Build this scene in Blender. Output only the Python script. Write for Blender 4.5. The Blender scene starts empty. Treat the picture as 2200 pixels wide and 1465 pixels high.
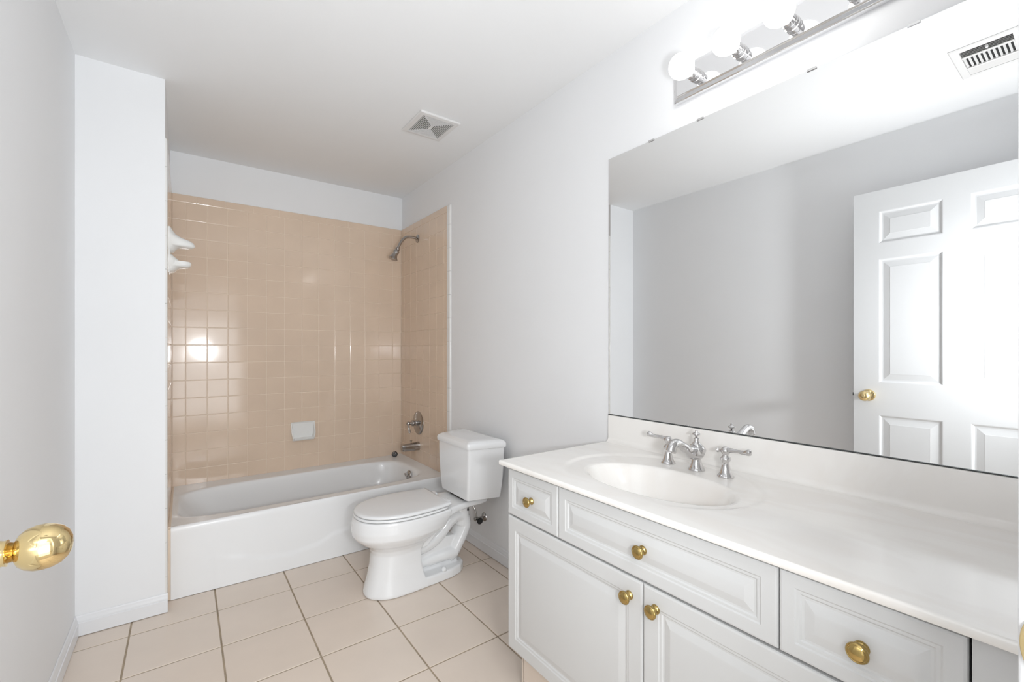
import bpy, bmesh, math, random
from mathutils import Vector, Matrix
random.seed(7)
PI = math.pi
C = bpy.context.scene.collection

# ------------------------------------------------------------------ camera, world, lights, exposure
FPX, YAW, SHIFT, EYE = 960.0, 0.6324, 16.4, 1.207
cd = bpy.data.cameras.new('camera'); cam = bpy.data.objects.new('camera', cd); C.objects.link(cam)
cd.sensor_width = 36; cd.sensor_fit = 'HORIZONTAL'; cd.lens = FPX*36/2200; cd.shift_y = SHIFT/2200
cd.clip_start = 0.01
cam.location = (0, 0, EYE); cam.rotation_euler = (PI/2, 0, -YAW)
bpy.context.scene.camera = cam

w = bpy.data.worlds.new('world'); bpy.context.scene.world = w; w.use_nodes = True
w.node_tree.nodes['Background'].inputs[0].default_value = (0.8, 0.88, 1, 1)
w.node_tree.nodes['Background'].inputs[1].default_value = 0.6

def area(name, loc, rot, sx, sy, power, col):
    l = bpy.data.lights.new(name, 'AREA'); l.shape = 'RECTANGLE'; l.size = sx; l.size_y = sy
    l.energy = power; l.color = col
    o = bpy.data.objects.new(name, l); C.objects.link(o); o.location = loc; o.rotation_euler = rot
    return o
# window daylight from the hall behind the camera, plus three added fill lights
area('hall_window_light', (0.15, -2.2, 1.0), (PI/2+0.15, 0, 0), 2.4, 1.9, 41, (0.93, 0.97, 1.0))
area('doorway_fill', (0.19, -0.55, 1.05), (PI/2, 0, 0), 0.9, 1.9, 7, (0.93, 0.97, 1.0))  # added fill the size of the doorway, brightens the room evenly
area('hall_top_fill', (0.15, -0.75, 2.40), (0, 0, 0), 0.6, 0.6, 16, (0.95, 0.98, 1.0))  # added fill from above, no such fixture known in the hall
area('bounce_fill', (0.17, -0.14, 1.18), (PI/2+0.62, 0, -0.05), 0.15, 0.13, 15.5, (0.94, 0.97, 1.0))  # added bounce light aimed up at the bathroom ceiling, not a real lamp
BULB = 4.2

vs = bpy.context.scene.view_settings
vs.view_transform = 'Standard'; vs.look = 'None'; vs.exposure = 0.24; vs.gamma = 1.0
try: vs.use_curve_mapping = False
except Exception: pass

# ------------------------------------------------------------------ materials
def mat(name, col, rough=0.5, metal=0.0, coat=0.0, emit=0.0, spec=None):
    m = bpy.data.materials.new(name); m.use_nodes = True
    b = m.node_tree.nodes['Principled BSDF']
    b.inputs['Base Color'].default_value = (*col, 1); b.inputs['Roughness'].default_value = rough
    b.inputs['Metallic'].default_value = metal
    if coat: b.inputs['Coat Weight'].default_value = coat; b.inputs['Coat Roughness'].default_value = 0.04
    if spec is not None: b.inputs['Specular IOR Level'].default_value = spec
    if emit:
        b.inputs['Emission Color'].default_value = (1, 0.985, 0.96, 1); b.inputs['Emission Strength'].default_value = emit
    return m
def noisy(m, scale, amount, bump=0.0, bscale=None):
    nt = m.node_tree; b = nt.nodes['Principled BSDF']; c = list(b.inputs['Base Color'].default_value)
    tc = nt.nodes.new('ShaderNodeTexCoord')
    n = nt.nodes.new('ShaderNodeTexNoise'); n.inputs['Scale'].default_value = scale; n.inputs['Detail'].default_value = 4
    nt.links.new(tc.outputs['Object'], n.inputs['Vector'])
    r = nt.nodes.new('ShaderNodeValToRGB')
    r.color_ramp.elements[0].position = 0.3; r.color_ramp.elements[1].position = 0.7
    r.color_ramp.elements[0].color = [x*(1-amount) for x in c[:3]]+[1]
    r.color_ramp.elements[1].color = [min(1, x*(1+amount)) for x in c[:3]]+[1]
    nt.links.new(n.outputs['Fac'], r.inputs['Fac']); nt.links.new(r.outputs['Color'], b.inputs['Base Color'])
    if bump:
        n2 = nt.nodes.new('ShaderNodeTexNoise'); n2.inputs['Scale'].default_value = bscale or scale; n2.inputs['Detail'].default_value = 3
        nt.links.new(tc.outputs['Object'], n2.inputs['Vector'])
        bp = nt.nodes.new('ShaderNodeBump'); bp.inputs['Strength'].default_value = bump; bp.inputs['Distance'].default_value = 0.002
        nt.links.new(n2.outputs['Fac'], bp.inputs['Height']); nt.links.new(bp.outputs['Normal'], b.inputs['Normal'])
    return m
M = {}
M['wall'] = noisy(mat('wall_paint', (0.89, 0.895, 0.905), 0.6, spec=0.3), 3, 0.006, 0.06, 180)
M['ceil'] = noisy(mat('ceiling_paint', (0.92, 0.925, 0.93), 0.8, spec=0.2), 3, 0.006, 0.06, 160)
M['trim'] = mat('trim_paint', (0.84, 0.845, 0.86), 0.3)
M['casing'] = mat('casing_paint', (0.72, 0.72, 0.73), 0.35)
M['door'] = mat('door_paint', (0.71, 0.715, 0.72), 0.35)
M['cab'] = noisy(mat('cabinet_thermofoil', (0.66, 0.66, 0.655), 0.36), 6, 0.006)
M['gapshade'] = mat('cabinet_gap_shade', (0.25, 0.23, 0.21), 0.7)  # shade of the gaps between the fronts, put into the colour
M['porc'] = mat('porcelain', (0.89, 0.895, 0.90), 0.07, coat=0.5)
M['tub'] = mat('tub_enamel', (0.91, 0.915, 0.92), 0.17, spec=0.28)
M['seat'] = mat('seat_plastic', (0.86, 0.865, 0.87), 0.12)
M['walltile'] = noisy(mat('wall_tile_glaze', (0.78, 0.62, 0.485), 0.10), 5, 0.03, 0.05, 22)
M['grout'] = mat('wall_grout', (0.90, 0.76, 0.62), 0.35)
M['whitetile'] = mat('white_tile', (0.86, 0.85, 0.83), 0.12, coat=0.4)
M['floortile'] = noisy(mat('floor_tile', (0.80, 0.69, 0.595), 0.3), 5, 0.025, 0.08, 40)
M['floorgrout'] = noisy(mat('floor_grout', (0.40, 0.32, 0.23), 0.85), 14, 0.2)
M['ceramic'] = mat('soap_dish_ceramic', (0.88, 0.88, 0.86), 0.08, coat=0.5)
M['chrome'] = mat('chrome', (0.66, 0.65, 0.65), 0.08, 1.0)
M['nickel'] = mat('worn_chrome', (0.42, 0.40, 0.385), 0.14, 1.0)
M['plate'] = mat('light_bar_chrome', (0.83, 0.83, 0.84), 0.05, 1.0)
M['brass'] = mat('polished_brass', (0.80, 0.63, 0.33), 0.09, 1.0)
M['brassdark'] = mat('knob_brass', (0.47, 0.34, 0.13), 0.16, 1.0)
M['mirror'] = mat('mirror_silver', (0.865, 0.87, 0.87), 0.0, 1.0)
M['mirroredge'] = mat('mirror_edge', (0.04, 0.045, 0.045), 0.25)
M['black'] = mat('black_rubber', (0.012, 0.012, 0.012), 0.35)
M['dark'] = mat('duct_dark', (0.02, 0.02, 0.02), 0.8)
M['vent'] = mat('vent_plastic', (0.82, 0.81, 0.80), 0.45)
M['bulb'] = mat('bulb_glass', (1, 1, 1), 0.3, emit=BULB)
M['hall'] = mat('hall_paint', (0.88, 0.88, 0.88), 0.7)
M['hallfloor'] = noisy(mat('hall_carpet', (0.45, 0.40, 0.34), 0.95), 60, 0.15)

# cultured marble: soft white with faint drifting veins
m = mat('cultured_marble', (0.86, 0.845, 0.82), 0.14, coat=0.12); M['marble'] = m
nt = m.node_tree; b = nt.nodes['Principled BSDF']
tc = nt.nodes.new('ShaderNodeTexCoord'); n1 = nt.nodes.new('ShaderNodeTexNoise')
n1.inputs['Scale'].default_value = 2.6; n1.inputs['Detail'].default_value = 5; n1.inputs['Distortion'].default_value = 1.6
mp = nt.nodes.new('ShaderNodeMapping'); mp.inputs['Scale'].default_value = (3.0, 1.0, 1.0); mp.inputs['Rotation'].default_value = (0, 0, 0.4)
nt.links.new(tc.outputs['Object'], mp.inputs[0]); nt.links.new(mp.outputs[0], n1.inputs['Vector'])
rp = nt.nodes.new('ShaderNodeValToRGB'); e = rp.color_ramp.elements
e[0].position = 0.40; e[0].color = (0.88, 0.845, 0.805, 1); e[1].position = 0.56; e[1].color = (0.91, 0.885, 0.85, 1)
x = rp.color_ramp.elements.new(0.47); x.color = (0.89, 0.86, 0.825, 1)
nt.links.new(n1.outputs['Fac'], rp.inputs[0]); nt.links.new(rp.outputs[0], b.inputs['Base Color'])

# ------------------------------------------------------------------ helpers
def obj(name, bm, m, parent=None, smooth=False, bevel=0, segs=2, angle=40):
    me = bpy.data.meshes.new(name); bmesh.ops.recalc_face_normals(bm, faces=bm.faces); bm.to_mesh(me); bm.free()
    for mm in (m if isinstance(m, (list, tuple)) else [m]): me.materials.append(mm)
    o = bpy.data.objects.new(name, me); C.objects.link(o)
    if smooth:
        for p in me.polygons: p.use_smooth = True
        if smooth != 'all':
            a = math.radians(angle)
            b2 = bmesh.new(); b2.from_mesh(me)
            for ed in b2.edges:
                if len(ed.link_faces) == 2 and ed.calc_face_angle(0) > a: ed.smooth = False
            b2.to_mesh(me); b2.free()
    if bevel:
        md = o.modifiers.new('bevel', 'BEVEL'); md.width = bevel; md.segments = segs; md.limit_method = 'ANGLE'
        md.harden_normals = False
    if parent:
        o.parent = parent
        if parent.type == 'EMPTY': o.matrix_parent_inverse = Matrix.Translation(-Vector(parent.location))
    return o
def thing(name, label, cat, loc, group=None):
    o = bpy.data.objects.new(name, None); C.objects.link(o); o.location = loc; o.empty_display_size = 0.05
    o['label'] = label; o['category'] = cat
    if group: o['group'] = group
    return o
def struct(o): o['kind'] = 'structure'; return o
def box(bm, x0, x1, y0, y1, z0, z1, mi=0):
    v = [bm.verts.new((x, y, z)) for x in (x0, x1) for y in (y0, y1) for z in (z0, z1)]
    for f in ((0,1,3,2),(4,6,7,5),(0,4,5,1),(2,3,7,6),(0,2,6,4),(1,5,7,3)):
        fc = bm.faces.new([v[i] for i in f]); fc.material_index = mi
def basis(d):
    d = Vector(d).normalized(); a = Vector((0,0,1)) if abs(d.z) < 0.9 else Vector((0,1,0))
    u = d.cross(a).normalized(); return u, d.cross(u).normalized(), d
def loft(bm, rings, cap0=True, cap1=True, closed=True, mi=0):
    R = [[bm.verts.new(p) for p in r] for r in rings]; n = len(R[0])
    for a, b in zip(R, R[1:]):
        for i in range(n if closed else n-1):
            j = (i+1) % n
            f = bm.faces.new((a[i], a[j], b[j], b[i])); f.material_index = mi
    if cap0: bm.faces.new(R[0][::-1]).material_index = mi
    if cap1: bm.faces.new(R[-1]).material_index = mi
    return R
def lathe(bm, prof, c, d, n=32, mi=0):
    u, v, d = basis(d); c = Vector(c); rings = []
    for r, h in prof:
        r = max(r, 1e-4)
        rings.append([c+d*h+(u*math.cos(2*PI*k/n)+v*math.sin(2*PI*k/n))*r for k in range(n)])
    loft(bm, rings, mi=mi)
def spline(pts, m=8):
    P = [Vector(p) for p in pts]; P = [2*P[0]-P[1]]+P+[2*P[-1]-P[-2]]; out = []
    for i in range(1, len(P)-2):
        for k in range(m):
            t = k/m; a, b, c, d = P[i-1:i+3]
            out.append(0.5*((2*b)+(c-a)*t+(2*a-5*b+4*c-d)*t*t+(3*b-a-3*c+d)*t**3))
    out.append(P[-2]); return out
def tube(bm, pts, rad, n=20, sc=(1,1,1), up=None, mi=0, m=8):
    P = spline(pts, m); N = len(P)
    def R(i):
        if isinstance(rad, (int, float)): return rad
        t = i/(N-1)*(len(rad)-1); k = min(int(t), len(rad)-2); s = t-k; s = s*s*(3-2*s)
        return rad[k]*(1-s)+rad[k+1]*s
    rings = []; prev = None
    for i, p in enumerate(P):
        d = (P[min(i+1, N-1)]-P[max(i-1, 0)]).normalized()
        if prev is None: u, v, _ = basis(d) if up is None else ((Vector(up)-d*Vector(up).dot(d)).normalized(), None, None); v = d.cross(u)
        else: u = (prev-d*prev.dot(d)).normalized(); v = d.cross(u)
        prev = u; r = R(i); ring = []
        for k in range(n):
            o = (u*math.cos(2*PI*k/n)+v*math.sin(2*PI*k/n))*r
            ring.append(p+Vector((o.x*sc[0], o.y*sc[1], o.z*sc[2])))
        rings.append(ring)
    loft(bm, rings, mi=mi)
def sphere(bm, c, r, n=28, m=16, sc=(1,1,1)):
    rings = [[(c[0]+sc[0]*r*math.sin(PI*j/m)*math.cos(2*PI*k/n), c[1]+sc[1]*r*math.sin(PI*j/m)*math.sin(2*PI*k/n), c[2]+sc[2]*r*math.cos(PI*j/m)) for k in range(n)] for j in [0.15]+list(range(1, m))+[m-0.15]]
    loft(bm, rings)
def sstep(a, b, t):
    t = max(0, min(1, (t-a)/(b-a))); return t*t*(3-2*t)
def interp(tab, x):
    if x <= tab[0][0]: return tab[0][1]
    for (a, va), (b, vb) in zip(tab, tab[1:]):
        if x <= b:
            t = (x-a)/(b-a); return va+(vb-va)*t*t*(3-2*t)
    return tab[-1][1]

# ------------------------------------------------------------------ room dimensions
R_, B_, L_, F_, LW, H = 1.441, 3.4975, -0.072, 2.591, -0.370, 2.44
FW = 0.040                      # inner face of the wall with the doorway
JL, JR = -0.232, 0.605          # jambs of the doorway
TH = 0.10

# ------------------------------------------------------------------ setting: floor, walls, ceiling
def tiles(bm, o, U, V, N, ul, vl, gap, th, bev, tilt, mi=0):
    o, U, V, N = map(Vector, (o, U, V, N))
    for i in range(len(ul)-1):
        for j in range(len(vl)-1):
            u0, u1, v0, v1 = ul[i]+gap/2, ul[i+1]-gap/2, vl[j]+gap/2, vl[j+1]-gap/2
            if u1-u0 < 3*bev or v1-v0 < 3*bev: continue
            a, c = random.uniform(-tilt, tilt), random.uniform(-tilt, tilt)
            def P(u, v, h): return bm.verts.new(o+U*u+V*v+N*h)
            hh = lambda u, v: th+a*(u-(u0+u1)/2)+c*(v-(v0+v1)/2)
            cor = [(u0, v0), (u1, v0), (u1, v1), (u0, v1)]
            A = [P(u, v, 0) for u, v in cor]
            Bq = [P(u, v, hh(u, v)-bev*0.8) for u, v in cor]
            s = [(1,1), (-1,1), (-1,-1), (1,-1)]
            Cc = [P(u+s[k][0]*bev*0.4, v+s[k][1]*bev*0.4, hh(u, v)-bev*0.25) for k, (u, v) in enumerate(cor)]
            D = [P(u+s[k][0]*bev*1.4, v+s[k][1]*bev*1.4, hh(u, v)) for k, (u, v) in enumerate(cor)]
            for X, Y in ((A, Bq), (Bq, Cc), (Cc, D)):
                for k in range(4):
                    f = bm.faces.new((X[k], X[(k+1) % 4], Y[(k+1) % 4], Y[k])); f.material_index = mi
            bm.faces.new(D).material_index = mi

# floor: grout bed with ceramic tiles
bm = bmesh.new()
box(bm, LW-0.05, R_+0.05, FW-0.02, B_+0.05, -0.05, -0.0022, 1)
ul = [LW, -0.188]+[0.1225+0.3112*k for k in range(4)]+[R_]; ul = [LW-0.02, -0.188, 0.122, 0.433, 0.747, 1.060, 1.368, R_+0.02]
vl = [0.02]+[1.548-0.305*k for k in (4, 3, 2, 1)]+[1.548, 1.853, 2.157, 2.463, 2.76]
tiles(bm, (0, 0, -0.008), (1,0,0), (0,1,0), (0,0,1), ul, vl, 0.0065, 0.008, 0.0016, 0.0012, 0)
struct(obj('floor', bm, [M['floortile'], M['floorgrout']]))
bm = bmesh.new(); box(bm, -1.6, 2.2, -2.3, FW-0.02, -0.05, 0.0)
struct(obj('floor_hall', bm, M['hallfloor']))
bm = bmesh.new(); box(bm, LW-TH, R_+TH, FW-0.12, B_+TH, H, H+0.1)
ceiling = struct(obj('ceiling', bm, M['ceil']))
bm = bmesh.new(); box(bm, -1.7, 2.3, -2.4, FW-0.12, H, H+0.1); struct(obj('ceiling_hall', bm, M['hall']))
def wall(name, *b, m='wall'):
    bm = bmesh.new(); box(bm, *b); return struct(obj(name, bm, M[m]))
wall_right = wall('wall_right', R_, R_+TH, FW-0.12, B_+TH, -0.05, H)
wall_back = wall('wall_back', L_-TH-0.3, R_, B_, B_+TH, -0.05, H)
wall_left = wall('wall_left', LW-TH, LW, FW-0.12, F_+0.1, -0.05, H)
wall_alcove = wall('wall_alcove', LW, L_, F_, B_, -0.05, H)
# wall around the doorway the picture is taken from
bm = bmesh.new()
box(bm, LW, JL-0.02, FW-0.12, FW, -0.05, H); box(bm, JR+0.02, R_, FW-0.12, FW, -0.05, H)
box(bm, JL-0.02, JR+0.02, FW-0.12, FW, 2.10, H)
struct(obj('wall_front', bm, M['wall']))
wall('wall_hall_left', -1.7, -1.6, -2.4, FW-0.12, -0.05, H, m='hall'); wall('wall_hall_right', 2.2, 2.3, -2.4, FW-0.12, -0.05, H, m='hall')
wall('wall_hall_back', -1.7, 2.3, -2.4, -2.3, -0.05, H, m='hall')
bm = bmesh.new(); box(bm, -1.6, LW-TH, FW-0.12, FW-0.02, -0.05, H); box(bm, R_+TH, 2.2, FW-0.12, FW-0.02, -0.05, H)
struct(obj('wall_hall_front', bm, M['hall']))

# glazed wall tiles
ZT = [2.128-0.1122*k for k in range(16, -1, -1)]
TF = 0.0105; TL = 0.0085
gx = [L_+TL, 0.005]+[0.005+0.1128*k for k in range(1, 13)]+[R_-TF]
bm = bmesh.new()
box(bm, L_+0.002, R_-0.002, B_-TF+0.0022, B_, 0.30, 2.172, 1)
tiles(bm, (0, B_, 0), (1,0,0), (0,0,1), (0,-1,0), gx, ZT, 0.0032, TF, 0.0016, 0.006)
cx = [L_+TL]+[0.062+0.1575*k for k in range(9)]+[R_-TF]
tiles(bm, (0, B_, 0), (1,0,0), (0,0,1), (0,-1,0), cx, [2.128, 2.177], 0.0028, TF, 0.002, 0.006)
o = obj('tile_panel', bm, [M['walltile'], M['grout']], wall_back); o['label'] = 'beige glazed square tiles above the bathtub'
def side_tiles(sgn, x, wl, cols, zl, zcap, strip, TF=0.0105):
    bm = bmesh.new()
    xa, xb = sorted((x, x+sgn*(TF-0.0022)))
    box(bm, xa, xb, cols[0]+0.001, cols[-1], zl[0], 2.172, 1)
    tiles(bm, (x, 0, 0), (0,1,0), (0,0,1), (sgn,0,0), cols, zl, 0.0032, TF, 0.0016, 0.006)
    cc = [cols[0]]+[cols[0]+0.09+0.1575*k for k in range(6)]; cc = [c for c in cc if c < cols[-1]-0.03]+[cols[-1]]
    tiles(bm, (x, 0, 0), (0,1,0), (0,0,1), (sgn,0,0), cc, [2.128, 2.177], 0.0028, TF, 0.002, 0.006)
    obj('tile_panel', bm, [M['walltile'], M['grout']], wl)
    bm = bmesh.new()                                   # white bullnose edge, in 0.15 m pieces
    z = strip[2]; y0, y1 = strip[0], strip[1]
    while z < strip[3]-0.01:
        z1 = min(z+0.157, strip[3]); prof = []
        for k in range(7):
            a = PI/2*k/6; prof.append((x+sgn*TF*1.05*math.sin(a), y0+0.012*(1-math.cos(a))))
        prof += [(x+sgn*TF*1.05, y1), (x, y1)]
        last = z1 >= strip[3]-0.01
        rings = [[(px, py, z+0.0006) for px, py in prof]]
        if last:
            for k in range(7):
                a = PI/2*k/6; rings.append([(x+(px-x)*math.cos(a)*0.999+0.0, py if py > y0+0.02 else py+(0.010*(1-math.cos(a))), z1-0.014+0.014*math.sin(a)) for px, py in prof])
        else: rings.append([(px, py, z1-0.0006) for px, py in prof])
        loft(bm, rings); z = z1
    o = obj('edge_trim', bm, M['whitetile'], wl, smooth=True); o['label'] = 'white rounded tile edging'
side_tiles(-1, R_, wall_right, [2.694]+[2.7375+0.1128*k for k in range(7)][1:1]+[2.7375+0.1128*k for k in range(7)]+[B_-TF], ZT, 2.177, (2.654, 2.694, 0.0, 2.178))
zl = [0.002]+[ZT[0]-0.1122*k for k in (2, 1)]+ZT
side_tiles(1, L_, wall_alcove, [2.607]+[2.7375+0.1128*k for k in range(7)]+[B_-TF], zl, 2.177, (2.5925, 2.607, 0.002, 2.178), TL)

# baseboards
def baseboard(name, p0, p1, nrm, hgt=0.086):
    bm = bmesh.new(); n = Vector(nrm)
    prof = [(0.0005, 0.003), (0.0125, 0.003), (0.0125, 0.056), (0.0095, 0.0585), (0.0095, 0.062), (0.0085, 0.068), (0.0055, 0.0745), (0.0055, 0.078), (0.004, 0.0835), (0.002, hgt), (0.0005, hgt)]
    loft(bm, [[Vector(p)+n*a+Vector((0,0,z)) for a, z in prof] for p in (p0, p1)])
    return struct(obj(name, bm, M['trim'], smooth=True, angle=25))
baseboard('baseboard_left', (LW, FW, 0), (LW, F_, 0), (1,0,0))
baseboard('baseboard_alcove', (LW, F_, 0), (L_+0.010, F_, 0), (0,-1,0))
baseboard('baseboard_right', (R_, 1.245, 0), (R_, 2.654, 0), (-1,0,0))

# door casing and jamb (trim_1) with the brass strike plate
bm = bmesh.new()
for s, jx in ((-1, JL), (1, JR)):
    x0, x1 = sorted((jx, jx+s*0.02)); box(bm, x0, x1, FW-0.13, FW+0.001, 0, 2.10)       # jamb board
    xa, xb = sorted((jx+s*0.0035, jx+s*0.06)); box(bm, xa, xb, FW, FW+0.0155, 0, 2.13)   # casing in the bathroom
    xa, xb = sorted((jx-s*0.012, jx)); box(bm, xa, xb, FW-0.075, FW-0.04, 0, 2.09)        # stop
    xa, xb = sorted((jx+s*0.0035, jx+s*0.06)); box(bm, xa, xb, FW-0.1365, FW-0.12, 0, 2.13)
box(bm, JL-0.02, JR+0.02, FW-0.13, FW+0.001, 2.085, 2.105)
box(bm, JL-0.06, JR+0.06, FW, FW+0.0155, 2.09, 2.15); box(bm, JL-0.06, JR+0.06, FW-0.1365, FW-0.12, 2.09, 2.15)
casing = struct(obj('trim_1', bm, M['casing'], bevel=0.0015, segs=2))
bm = bmesh.new(); pts = []                              # strike plate with its curled lip
for k in range(17):
    a = -PI/2+PI*k/16; pts.append((FW+0.0005+0.0137*math.cos(a)**0.6 if abs(math.cos(a)) > 1e-6 else FW+0.0005, 0.9455+0.0225*math.sin(a)))
pts += [(FW-0.03, 0.968), (FW-0.03, 0.923)]
loft(bm, [[(JR-0.0002+dx, y, z) for y, z in pts] for dx in (0.0, -0.0022)])
o = obj('strike_plate', bm, M['brass'], casing, bevel=0.0004); o['label'] = 'brass strike plate'

# ------------------------------------------------------------------ the open door (seen in the mirror)
def nested(bm, y0, y1, z0, z1, x, sgn, prof, last=True):
    """concentric rectangles in a plane x: prof = [(inset, height)]; sgn gives which way height points"""
    rings = []
    for d, h in prof:
        rings.append([bm.verts.new((x+sgn*h, y, z)) for y, z in ((y0+d, z0+d), (y1-d, z0+d), (y1-d, z1-d), (y0+d, z1-d))])
    for a, b in zip(rings, rings[1:]):
        for k in range(4): bm.faces.new((a[k], a[(k+1) % 4], b[(k+1) % 4], b[k]))
    if last: bm.faces.new(rings[-1])
    return rings
DX, DY0, DY1, DZ0, DZ1 = -0.215, 0.060, 0.907, 0.012, 2.079
ys = [DY0, 0.175, 0.434, 0.533, 0.792, DY1]; zs = [DZ0, 0.235, 0.842, 1.020, 1.700, 1.787, 1.963, DZ1]
bm = bmesh.new()
for i in range(5):
    for j in range(7):
        if i in (1, 3) and j in (1, 3, 5):
            for X, s in ((DX, 1), (DX-0.035, -1)):
                nested(bm, ys[i], ys[i+1], zs[j], zs[j+1], X, s, [(0, 0), (0.004, -0.001), (0.009, -0.006), (0.013, -0.008), (0.019, -0.008), (0.046, -0.0025), (0.048, -0.0015)])
        else:
            for X in (DX, DX-0.035):
                bm.faces.new([bm.verts.new((X, y, z)) for y, z in ((ys[i], zs[j]), (ys[i+1], zs[j]), (ys[i+1], zs[j+1]), (ys[i], zs[j+1]))])
for a, b_ in (((DY0, DZ0), (DY1, DZ0)), ((DY1, DZ0), (DY1, DZ1)), ((DY1, DZ1), (DY0, DZ1)), ((DY0, DZ1), (DY0, DZ0))):
    bm.faces.new([bm.verts.new(p) for p in ((DX, *a), (DX, *b_), (DX-0.035, *b_), (DX-0.035, *a))])
bmesh.ops.remove_doubles(bm, verts=bm.verts, dist=1e-5)
door = struct(obj('door_1', bm, M['door']))
KY, KZ = 0.838, 0.947
def door_knob(s):
    x = DX if s > 0 else DX-0.035
    bm = bmesh.new()
    lathe(bm, [(0.0325, 0), (0.0325, 0.003), (0.030, 0.007), (0.022, 0.010), (0.0165, 0.013), (0.0165, 0.026), (0.0155, 0.030), (0.0165, 0.033), (0.012, 0.034)], (x, KY, KZ), (s,0,0), 40)
    rose = obj('knob_rose', bm, M['brass'], door, smooth=True, angle=35)
    bm = bmesh.new()
    lathe(bm, [(0.0125, 0.026), (0.0125, 0.0395), (0.0150, 0.0405), (0.0205, 0.0435), (0.0255, 0.0495), (0.0285, 0.058), (0.0290, 0.066), (0.0275, 0.075), (0.0235, 0.0835), (0.017, 0.0895), (0.009, 0.093), (0.0002, 0.094)], (x, KY, KZ), (s,0,0), 48)
    k = obj('door_knob', bm, M['brass'], door, smooth='all'); k['label'] = 'egg-shaped polished brass knob'
    bm = bmesh.new(); lathe(bm, [(0.0022, 0.0), (0.0022, 0.0006)], (x+s*0.033, KY-0.0125, KZ-0.002), (0,-1,0), 12)
    obj('set_screw', bm, M['brassdark'], k)
door_knob(1); door_knob(-1)
bm = bmesh.new(); box(bm, DX-0.024, DX-0.011, DY1, DY1+0.0015, KZ-0.028, KZ+0.028); 
lp = obj('latch_plate', bm, M['brass'], door)
bm = bmesh.new(); box(bm, DX-0.022, DX-0.013, DY1, DY1+0.009, KZ-0.009, KZ+0.009); obj('latch_bolt', bm, M['black'], door, bevel=0.002)
for hz in (0.25, 1.05, 1.85):
    bm = bmesh.new(); lathe(bm, [(0.006, 0), (0.006, 0.09)], (DX+0.003, DY0-0.008, hz), (0,0,1), 16); box(bm, DX-0.034, DX, DY0-0.002, DY0, hz, hz+0.09)
    obj('hinge', bm, M['brass'], door)

# ------------------------------------------------------------------ vanity cabinet
FX = 0.897; CT = 0.822
van = thing('vanity_cabinet', 'long white vanity cabinet with raised-panel fronts and brass knobs under the sink top', 'cabinet', (1.17, 0.65, 0))
bm = bmesh.new()
box(bm, FX+0.020, R_-0.001, 1.228, 1.244, 0.187, 0.8065); box(bm, FX+0.020, R_-0.001, 0.045, 0.061, 0.187, 0.8065)
box(bm, FX+0.020, R_-0.001, 0.061, 1.228, 0.187, 0.203); box(bm, R_-0.008, R_-0.001, 0.061, 1.228, 0.203, 0.8065)
box(bm, 0.976, 0.990, 0.061, 1.228, 0.0005, 0.187); box(bm, 0.976, R_-0.001, 1.228, 1.244, 0.0005, 0.187); box(bm, 0.976, R_-0.001, 0.045, 0.061, 0.0005, 0.187)
obj('carcass', bm, M['cab'], van)
bm = bmesh.new(); tiles(bm, (0.962, 0, 0), (0,1,0), (0,0,1), (-1,0,0), [0.045, 0.315, 0.625, 0.935, 1.2355], [0.001, 0.186], 0.003, 0.007, 0.0015, 0.0)
box(bm, 0.955, 0.975, 1.2385, 1.2445, 0.001, 0.186)
o = obj('toe_kick', bm, M['floortile'], van); o['label'] = 'beige tiled toe kick'
bm = bmesh.new(); box(bm, FX+0.0165, FX+0.0195, 0.13, 1.243, 0.190, 0.806); obj('gap_shade_sheet', bm, M['gapshade'], van)  # dark sheet behind the fronts, painted as the shade in their gaps
def knob_mesh():
    bm = bmesh.new()
    lathe(bm, [(0.0115, 0), (0.0115, 0.002), (0.0095, 0.004), (0.0070, 0.007), (0.0065, 0.012), (0.0090, 0.0155), (0.0135, 0.0175), (0.0160, 0.0195), (0.0166, 0.0215), (0.0155, 0.0238), (0.0135, 0.0250), (0.0128, 0.0247), (0.011, 0.0262), (0.006, 0.0275), (0.0003, 0.028)], (0,0,0), (-1,0,0), 40)
    return bm
km = None
def put_knob(parent, y, z):
    global km
    if km is None:
        k = obj('knob', knob_mesh(), M['brassdark'], parent, smooth=True, angle=50); km = k
    else:
        k = km.copy(); C.objects.link(k); k.parent = parent
    k.location = (FX-0.0002, y, z); k.parent = parent; k['label'] = 'round brass knob'
PR = lambda a: [(0, -0.018), (0, -0.004), (0.0015, -0.0012), (0.005, 0), (a, 0), (a+0.003, -0.0022), (a+0.008, -0.0026), (a+0.011, -0.0050), (a+0.015, -0.0052), (a+0.031, -0.0008), (a+0.034, -0.0003)]
def front(name, y0, y1, z0, z1, a, knob):
    bm = bmesh.new(); g = 0.0012
    nested(bm, y0+g, y1-g, z0, z1, FX, -1, PR(a))
    o = obj(name, bm, M['cab'], van, smooth=True, angle=12)
    put_knob(o, *knob)
    return o
front('drawer', 0.9935, 1.249, 0.643, 0.797, 0.026, (1.119, 0.718))
front('false_drawer_front', 0.3805, 0.9935, 0.643, 0.797, 0.030, (0.687, 0.718))
front('drawer', 0.1275, 0.3805, 0.643, 0.797, 0.026, (0.2525, 0.7155))
front('door', 0.6875, 1.249, 0.187, 0.637, 0.042, (0.7275, 0.5915))
front('door', 0.1275, 0.6875, 0.187, 0.637, 0.042, (0.6505, 0.5915))
bm = bmesh.new(); box(bm, FX+0.002, FX+0.0195, 0.0560, 0.1255, 0.187, 0.8065); obj('filler_strip', bm, M['cab'], van, bevel=0.001)

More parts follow.
